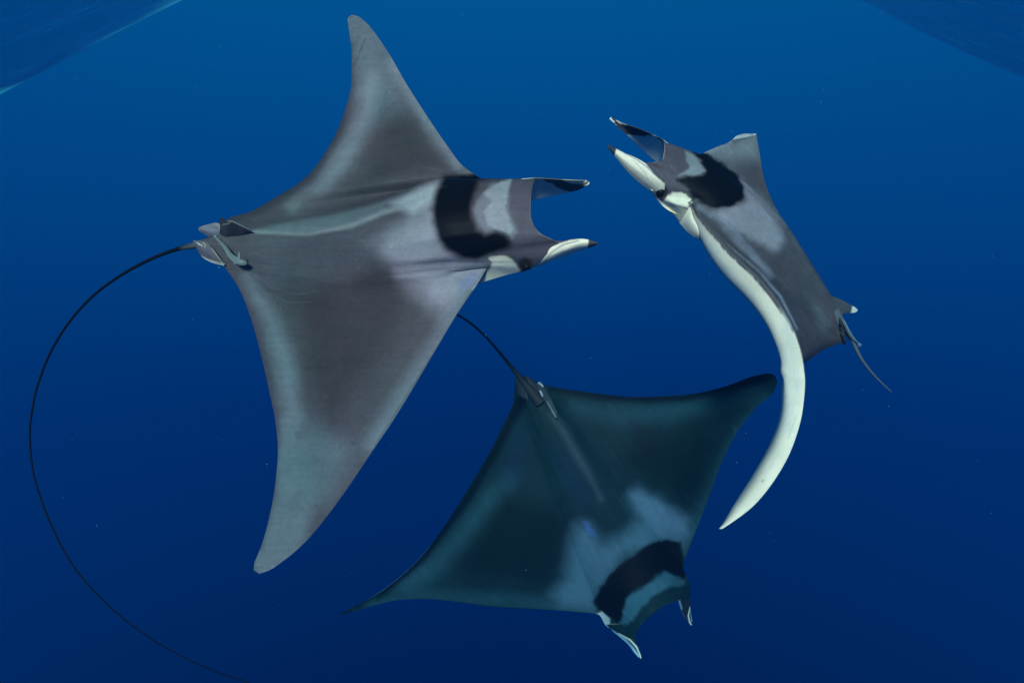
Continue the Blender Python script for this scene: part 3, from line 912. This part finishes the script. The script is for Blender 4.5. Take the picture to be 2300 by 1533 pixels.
# ================================================================== RAY 3: the ray turning, near wing curled down
def ray_turning():
    root = empty('devil_ray', at(1680, 560, 2.75))
    tag(root, 'devil ray at right with one wing curled down, showing its curved white underside', 'ray', 'devil rays')
    st = [
        ((1690, 300, 3.05), (1672, 300, 3.05), 0, .004),
        ((1698, 300, 3.01), (1655, 305, 3.01), 0, .010),
        ((1699, 305, 2.97), (1639, 319, 2.97), 0, .014),
        ((1705, 337, 2.94), (1612, 329, 2.93), .01, .02),
        ((1713, 387, 2.92), (1585, 341, 2.90), .015, .03),
        ((1727, 434, 2.91), (1566, 350, 2.88), .01, .05),
        ((1755, 490, 2.93), (1553, 356, 2.87), 0, .08),
        ((1852, 648, 2.95), (1530, 350, 2.84), 0, .12, {1: (1790, 570, 2.92), 2: (1705, 468, 2.88), 3: (1612, 388, 2.86)}),
        ((1869, 666, 2.90), (1491, 317, 2.68), 0, .17, {1: (1823, 592, 2.82), 2: (1743, 473, 2.75), 3: (1612, 363, 2.70)}),
        ((1874, 674, 2.88), (1492, 330, 2.64), 0, .2, {1: (1818, 598, 2.79), 2: (1730, 480, 2.705), 3: (1608, 376, 2.65)}),
        ((1878, 683, 2.87), (1490, 346, 2.61), 0, .21, {1: (1816, 606, 2.785), 2: (1728, 492, 2.685), 3: (1606, 390, 2.615)}),
        ((1881, 691, 2.865), (1487, 361, 2.595), 0, .21, {1: (1814, 614, 2.78), 2: (1726, 504, 2.675), 3: (1606, 404, 2.6)}),
        ((1884, 699, 2.86), (1470, 364, 2.59), 0, .2, {1: (1812, 622, 2.78), 2: (1724, 516, 2.67), 3: (1604, 418, 2.59)}),
        ((1886, 707, 2.86), (1446, 367, 2.60), 0, .19, {1: (1811, 630, 2.78), 2: (1722, 528, 2.668), 3: (1602, 431, 2.583)}),
        ((1888, 714, 2.86), (1450, 398, 2.60), 0, .18, {1: (1809, 638, 2.78), 2: (1720, 540, 2.667), 3: (1602, 445, 2.58)}),
        ((1889, 721, 2.86), (1467, 434, 2.62), 0, .17, {1: (1808, 646, 2.78), 2: (1720, 552, 2.667), 3: (1606, 459, 2.58)}),
        ((1890, 728, 2.86), (1499, 464, 2.65), 0, .16, {1: (1807, 654, 2.78), 2: (1720, 564, 2.668), 3: (1612, 473, 2.58), 4: (1518, 458, 2.60)}),
        ((1891, 735, 2.86), (1540, 510, 2.69), 0, .14, {1: (1807, 661, 2.782), 2: (1720, 576, 2.67), 3: (1620, 487, 2.582), 4: (1553, 470, 2.60)}),
        ((1892, 742, 2.865), (1555, 455, 2.57), 0, 0.080, {1: (1808, 668, 2.785), 2: (1722, 588, 2.675), 3: (1631, 503, 2.585), 4: (1572, 468, 2.572)}, (-6, 18, .03)),
        ((1893, 749, 2.87), (1568, 481, 2.555), .02, 0.065, None, (-16, 24, .03)),
        ((1894, 756, 2.875), (1597, 517, 2.53), .03, 0.055, None, (-26, 26, .03)),
        ((1894, 762, 2.88), (1642, 566, 2.49), .035, 0.048, None, (-34, 26, .03)),
        ((1892, 769, 2.88), (1698, 617, 2.45), .035, 0.044, None, (-40, 22, .03)),
        ((1878, 774, 2.87), (1751, 682, 2.41), .03, 0.040, None, (-44, 16, .03)),
        ((1850, 785, 2.78), (1786, 746, 2.38), .025, 0.036, None, (-46, 9, .03)),
        ((1815, 809, 2.60), (1803, 802, 2.355), .02, 0.034, None, (-39, 5, .03)),
        ((1774, 834, 2.50), (1807, 829, 2.345), .0, .034, None, (-37, 3, .02)),
        ((1757, 858, 2.43), (1809, 858, 2.335), .0, 0.030, None, (-16, 2, .015)),
        ((1757, 922, 2.41), (1803, 922, 2.315), .012, .028),
        ((1728, 1000, 2.395), (1781, 1001, 2.30), .010, .024),
        ((1686, 1074, 2.375), (1745, 1070, 2.295), .008, .02),
        ((1648, 1133, 2.345), (1693, 1135, 2.29), .005, .016),
        ((1625, 1172, 2.33), (1648, 1170, 2.29), .002, .012),
        ((1614, 1187, 2.30), (1622, 1187, 2.29), 0, .006),
    ]
    marks = [
        # far wing
        ('poly', [(1560, 340), (1640, 316), (1700, 300), (1712, 360), (1650, 375), (1620, 370)], 26, (.20, .22, .235), .9),
        ('line', [(1640, 320, 5), (1570, 347, 7)], 5, (.26, .28, .30), .7),
        ('poly', [(1605, 352), (1650, 350), (1712, 352), (1728, 420), (1742, 470), (1700, 440), (1640, 388)], 26, (.055, .057, .063), .6),  # shade of the valley at the wing base, painted dark
        ('line', [(1672, 412, 2), (1710, 443, 3), (1765, 505, 4)], 6, (.27, .28, .31), .7),  # light edge of the body contour, painted as a pale line
        # far-wing tip curls over, pale
        ('poly', [(1630, 317), (1698, 303.5), (1702, 290), (1640, 290)], 1.2, (.55, .58, .55), 1),
        # shoulders
        ('poly', [(1660, 405), (1700, 440), (1740, 480), (1768, 545), (1740, 556), (1700, 546), (1655, 520), (1600, 478), (1640, 470), (1672, 450)], 15, PALE, .95, 12, 34),
        ('line', [(1570, 466, 3), (1625, 498, 8), (1680, 560, 9), (1730, 620, 6)], 9, (.23, .23, .28), .9, 4, 20),
        ('line', [(1574, 492, 1.5), (1640, 556, 2.5), (1700, 606, 3), (1752, 664, 3), (1790, 738, 2)], 3, (.34, .37, .40), .85),
        ('line', [(1700, 425, 4), (1760, 500, 6), (1800, 570, 6), (1850, 650, 6)], 8, (.11, .115, .13), .6),
        ('line', [(1835, 690, 8), (1848, 730, 12)], 14, (.12, .14, .15), .7),
        ('line', [(1880, 772, 8), (1850, 782, 8), (1812, 808, 8)], 12, (.035, .036, .042), .8),
        ('line', [(1890, 690, 8), (1880, 740, 10)], 12, (.05, .052, .06), .8),
        # head
        ('poly', [(1430, 355), (1490, 300), (1545, 332), (1570, 350), (1582, 384), (1545, 400), (1560, 440), (1500, 470), (1440, 420)], 5, HEADG, 1),
        ('poly', [(1536, 336), (1561, 348), (1583, 382), (1572, 394), (1526, 395), (1548, 378), (1541, 352)], 5, (.25, .265, .28), 1, 3, 12),
        ('poly', [(1545, 328), (1573, 340), (1614, 360), (1652, 390), (1668, 413), (1672, 442), (1650, 463), (1613, 468), (1582, 460), (1560, 444), (1550, 426), (1520, 405), (1535, 397),
                  (1574, 396), (1585, 384), (1574, 366), (1577, 361), (1556, 343)], 5, BLACK, 1, 5, 14),
        ('line', [(1491, 322, 1.5), (1492, 340, 2), (1488, 358, 1.5), (1470, 364, 1.2), (1440, 362, 1)], 1.5, (.28, .28, .25), .8),
        # white cheek
        ('poly', [(1487, 452), (1499, 441), (1510, 433), (1527, 431), (1540, 436), (1552, 447), (1555, 454), (1546, 462), (1552, 490), (1590, 545), (1540, 528), (1490, 470)], 3, WHITE, 1, 3, 10),
        ('poly', [(1472, 430), (1480, 418), (1494, 418), (1502, 429), (1497, 441), (1486, 446), (1474, 441)], 4, (.028, .024, .022), .92),
        ('line', [(1548, 430, 1), (1558, 446, 1.2), (1552, 452, 1.2), (1546, 456, 1.2)], 1.2, (.02, .02, .02), 1),
        ('poly', [(1440, 400), (1464, 398), (1478, 402), (1482, 410), (1476, 420), (1466, 428), (1440, 430)], 2.5, WHITE, 1, 2, 10),
        # dark front margin
        ('line', [(1548, 456, 2), (1568, 483, 4), (1600, 520, 6), (1645, 567, 7), (1700, 617, 7), (1752, 682, 5), (1787, 746, 3.5), (1802, 796, 2)], 2.5, (.12, .11, .115), .95, 3, 5),
    ]
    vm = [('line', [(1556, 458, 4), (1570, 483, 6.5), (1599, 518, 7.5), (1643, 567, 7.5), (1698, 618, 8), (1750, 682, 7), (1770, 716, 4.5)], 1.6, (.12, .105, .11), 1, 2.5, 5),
          ('line', [(1738, 665, 7), (1770, 716, 5), (1787, 750, 2)], 1.4, (.12, .105, .11), 1, 4, 9),
          ('line', [(1770, 716, 3), (1787, 750, 2), (1803, 800, 1.2)], 1.2, (.12, .105, .11), 1, .6, 6),
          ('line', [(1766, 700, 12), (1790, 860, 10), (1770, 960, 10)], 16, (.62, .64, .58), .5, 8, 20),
          ('line', [(1575, 540, 8), (1680, 672, 9), (1745, 780, 9), (1762, 870, 8), (1735, 990, 6), (1660, 1120, 4)], 16, (.52, .56, .53), .75, 6, 24),  # soft blue-grey shade painted along the crescent's inner left
          ('line', [(1790, 930, .8), (1770, 985, 1)], 2, (.55, .5, .4), .6), ('line', [(1752, 1010, .6), (1728, 1052, .8)], 2, (.6, .55, .45), .5), ('poly', [(1712, 1076), (1716, 1078), (1713, 1084), (1709, 1081)], 1.5, (.3, .28, .25), .7)]
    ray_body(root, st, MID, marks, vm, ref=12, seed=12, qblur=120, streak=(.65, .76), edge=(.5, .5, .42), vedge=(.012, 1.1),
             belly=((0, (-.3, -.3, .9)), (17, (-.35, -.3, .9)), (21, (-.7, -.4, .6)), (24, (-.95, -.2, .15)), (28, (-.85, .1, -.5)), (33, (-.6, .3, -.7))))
    # near cephalic fin
    fin(root, 'cephalic_fin', [
        ((1490, 452, 2.64), (1494, 408, 2.575), .0, .02),
        ((1466, 433, 2.63), (1482, 392, 2.57), .02, .03),
        ((1436, 411, 2.61), (1456, 371, 2.565), .025, .03),
        ((1410, 386, 2.59), (1430, 355, 2.56), .022, .03),
        ((1389, 361, 2.575), (1402, 343, 2.56), .015, .022),
        ((1374, 343, 2.565), (1380, 332, 2.56), .008, .014),
        ((1364, 328, 2.56), (1367, 325, 2.56), 0, .006)],
        WHITE, [('poly', [(1462, 360), (1500, 370), (1510, 420), (1490, 410), (1478, 400), (1466, 388), (1452, 370)], 2, HEADG, 1, 2, 8),
                ('line', [(1402, 344, 1), (1430, 358, 1.2), (1452, 374, 1.5), (1470, 392, 1.2)], 1.2, (.3, .27, .33), .8),
                ('line', [(1425, 362, .6), (1450, 388, .8), (1456, 405, .6)], .8, (.35, .36, .36), .7),
                ('poly', [(1355, 315), (1386, 327), (1383, 340), (1379, 352), (1360, 350)], 1.5, (.055, .05, .055), 1),
                ('poly', [(1485, 425), (1500, 425), (1500, 445), (1490, 450)], 4, (.10, .10, .11), .8)],
        back=(.45, .45, .43))
    # far cephalic fin, open scoop
    fin(root, 'cephalic_fin', [
        ((1494, 372, 2.770), (1500, 322, 2.64), -.01, .02),
        ((1478, 366, 2.810), (1484, 311, 2.655), -.01, .02),
        ((1450, 343, 2.820), (1462, 301, 2.67), -.01, .02),
        ((1423, 317, 2.790), (1437, 290, 2.685), -.008, .018),
        ((1399, 295, 2.745), (1408, 281, 2.71), -.008, .014),
        ((1381, 279, 2.73), (1387, 271, 2.72), 0, .01),
        ((1369, 267, 2.725), (1372, 263, 2.725), 0, .006)],
        (.75, .78, .75), [
            ('poly', [(1366, 262), (1384, 264), (1440, 284), (1500, 310), (1486, 318), (1470, 304), (1440, 305), (1405, 303), (1390, 290)], 2, (.06, .055, .06), 1, 2, 8),
            ('poly', [(1383, 270), (1390, 270), (1409, 280), (1406, 282), (1392, 278)], 1, WHITE, 1),
            ('line', [(1374, 263, 1), (1370, 265, 1), (1380, 274, 1)], 1, WHITE, 1),
            ('line', [(1486, 312, 1.5), (1491, 330, 1.8), (1490, 352, 1.8)], 1.5, (.26, .26, .24), .9)], back=(.06, .055, .06))
    eye(root, 1483.5, 431, 2.612, .0155)
    # gill flap under the head
    fin(root, 'gill_flap', [
        ((1525, 500, 2.65), (1550, 462, 2.59), .01, .02),
        ((1545, 522, 2.635), (1556, 485, 2.585), .015, .02),
        ((1562, 534, 2.62), (1568, 512, 2.58), .01, .016),
        ((1578, 543, 2.62), (1580, 540, 2.61), 0, .006)], WHITE, [])
    fin(root, 'dorsal_fin', [
        ((1878, 716, 2.86), (1862, 662, 2.86), 0, .02),
        ((1888, 712, 2.86), (1878, 668, 2.85), 0, .02),
        ((1895, 704, 2.86), (1896, 676, 2.85), .004, .016),
        ((1908, 703, 2.86), (1912, 685, 2.855), .004, .012),
        ((1919, 702, 2.86), (1922, 691, 2.86), .002, .009),
        ((1926, 698, 2.86), (1926, 695, 2.86), 0, .005)],
        (.07, .075, .082), [('poly', [(1910, 708), (1915, 686), (1935, 680), (1935, 710)], 1.8, (.68, .70, .62), 1)])
    fin(root, 'pelvic_fin', [
        ((1876, 722, 2.86), (1886, 716, 2.84), 0, .012),
        ((1884, 748, 2.87), (1896, 742, 2.84), .006, .014),
        ((1890, 768, 2.88), (1899, 762, 2.85), .004, .01),
        ((1898, 776, 2.88), (1901, 773, 2.87), 0, .005)], (.05, .05, .055), [('line', [(1885, 744, .8), (1893, 751, .8)], .8, (.3, .33, .3), .9)])
    fin(root, 'pelvic_fin', [
        ((1886, 712, 2.84), (1892, 716, 2.85), 0, .01),
        ((1890, 728, 2.83), (1900, 734, 2.86), .004, .012),
        ((1897, 738, 2.84), (1903, 736, 2.86), 0, .006)], (.06, .06, .065), [])
    tail(root, [(1872, 700, 2.87, .026), (1886, 722, 2.86, .018), (1902, 745, 2.86, .011), (1917, 769, 2.86, .0075), (1922, 781, 2.86, .007), (1931, 799, 2.86, .006), (1945, 820, 2.87, .005),
                (1966, 845, 2.88, .004), (1985, 864, 2.89, .003), (2002, 879, 2.90, .0022)], (.11, .125, .13))
    return root


# ================================================================== remoras
def remora(label, spine, pect, tailfork, base, stripe):
    root = empty('remora', at(*spine[len(spine) // 2][:3]))
    tag(root, label, 'fish')
    V, F = tube(spine, 10, 14)
    P = project(V)
    C = np.tile(np.array(base, float), (len(V), 1))
    mid = [(p[0], p[1], p[3] * 230) for p in spine]
    C = paint(C, P, [('line', mid, 1.4, stripe, .8)])
    new_mesh('body', V, F, root, FISH, C)
    for f in pect:
        fin(root, 'pectoral_fin', f, base, [], nu=12, sub=5, mat=FISH)
    for f in tailfork:
        fin(root, 'tail_fin', f, base, [], nu=12, sub=5, mat=FISH)
    return root


large = ray_large()
dark = ray_dark()
turning = ray_turning()

remora('slender grey-green remora lying on the back of the large ray beside its tail',
       [(481, 530, 2.305, 0.0024), (487, 536, 2.300, 0.0035), (497, 546, 2.295, 0.0049), (508, 559, 2.290, 0.0068), (517, 573, 2.285, 0.0086), (527, 582, 2.280, 0.0105), (536, 587, 2.275, 0.0115),
        (545, 590, 2.273, 0.0097), (552, 591.5, 2.273, 0.0061), (556, 592, 2.275, 0.0014)],
       [[((533, 583, 2.268), (539, 585, 2.268), 0, .003), ((534, 576, 2.263), (539, 579, 2.263), 0, .003), ((535.5, 567, 2.258), (538, 567, 2.258), 0, .002)],
        [((540, 589, 2.268), (535, 587, 2.268), 0, .003), ((532, 592.5, 2.263), (531, 587.5, 2.263), 0, .003), ((524, 592, 2.258), (528, 588, 2.258), 0, .002)]],
       [[((483, 533, 2.300), (486, 531, 2.300), 0, .002), ((479.5, 530, 2.301), (482, 527, 2.301), 0, .0015)]],
       (.20, .25, .23), (.10, .115, .115))
remora('tiny thin remora with a forked tail trailing beside the tail of the turning ray',
       [(1893, 716, 2.82, .0012), (1899, 728, 2.82, .004), (1907, 744, 2.825, .0042), (1916, 757, 2.83, .003), (1924, 766, 2.835, .002), (1929, 771, 2.84, .0014)],
       [],
       [[((1928, 769, 2.84), (1930, 769.5, 2.84), 0, .002), ((1934, 776, 2.84), (1936, 774, 2.84), 0, .0015)],
        [((1926, 770, 2.84), (1928, 771, 2.84), 0, .002), ((1930, 778, 2.84), (1933, 779, 2.84), 0, .0015)]],
       (.20, .30, .30), (.12, .17, .17))

# ------------------------------------------------------------------ drifting specks of plankton
def specks():
    V, F = [], []
    base = np.array([(1, 0, 0), (-1, 0, 0), (0, 1, 0), (0, -1, 0), (0, 0, 1), (0, 0, -1)], float)
    fc = [(0, 2, 4), (2, 1, 4), (1, 3, 4), (3, 0, 4), (2, 0, 5), (1, 2, 5), (3, 1, 5), (0, 3, 5)]
    n = 330
    for k in range(n):
        d = rng.uniform(.7, 5.0)
        c = np.array([rng.uniform(-.85, .85) * d, d * .95, rng.uniform(-1.05, .1) * d])
        r = rng.choice([.0005, .0007, .0010, .0015], p=[.45, .33, .17, .05]) * (.5 + .3 * d)
        s = base * r * rng.uniform(.6, 1.3, 3)
        o = len(V)
        V.extend(c + s)
        F.extend([[a + o, b + o, e + o] for a, b, e in fc])
    o = new_mesh('suspended_plankton', np.array(V), F, None, SPECK)
    tag(o, kind='stuff')
    return o


specks()
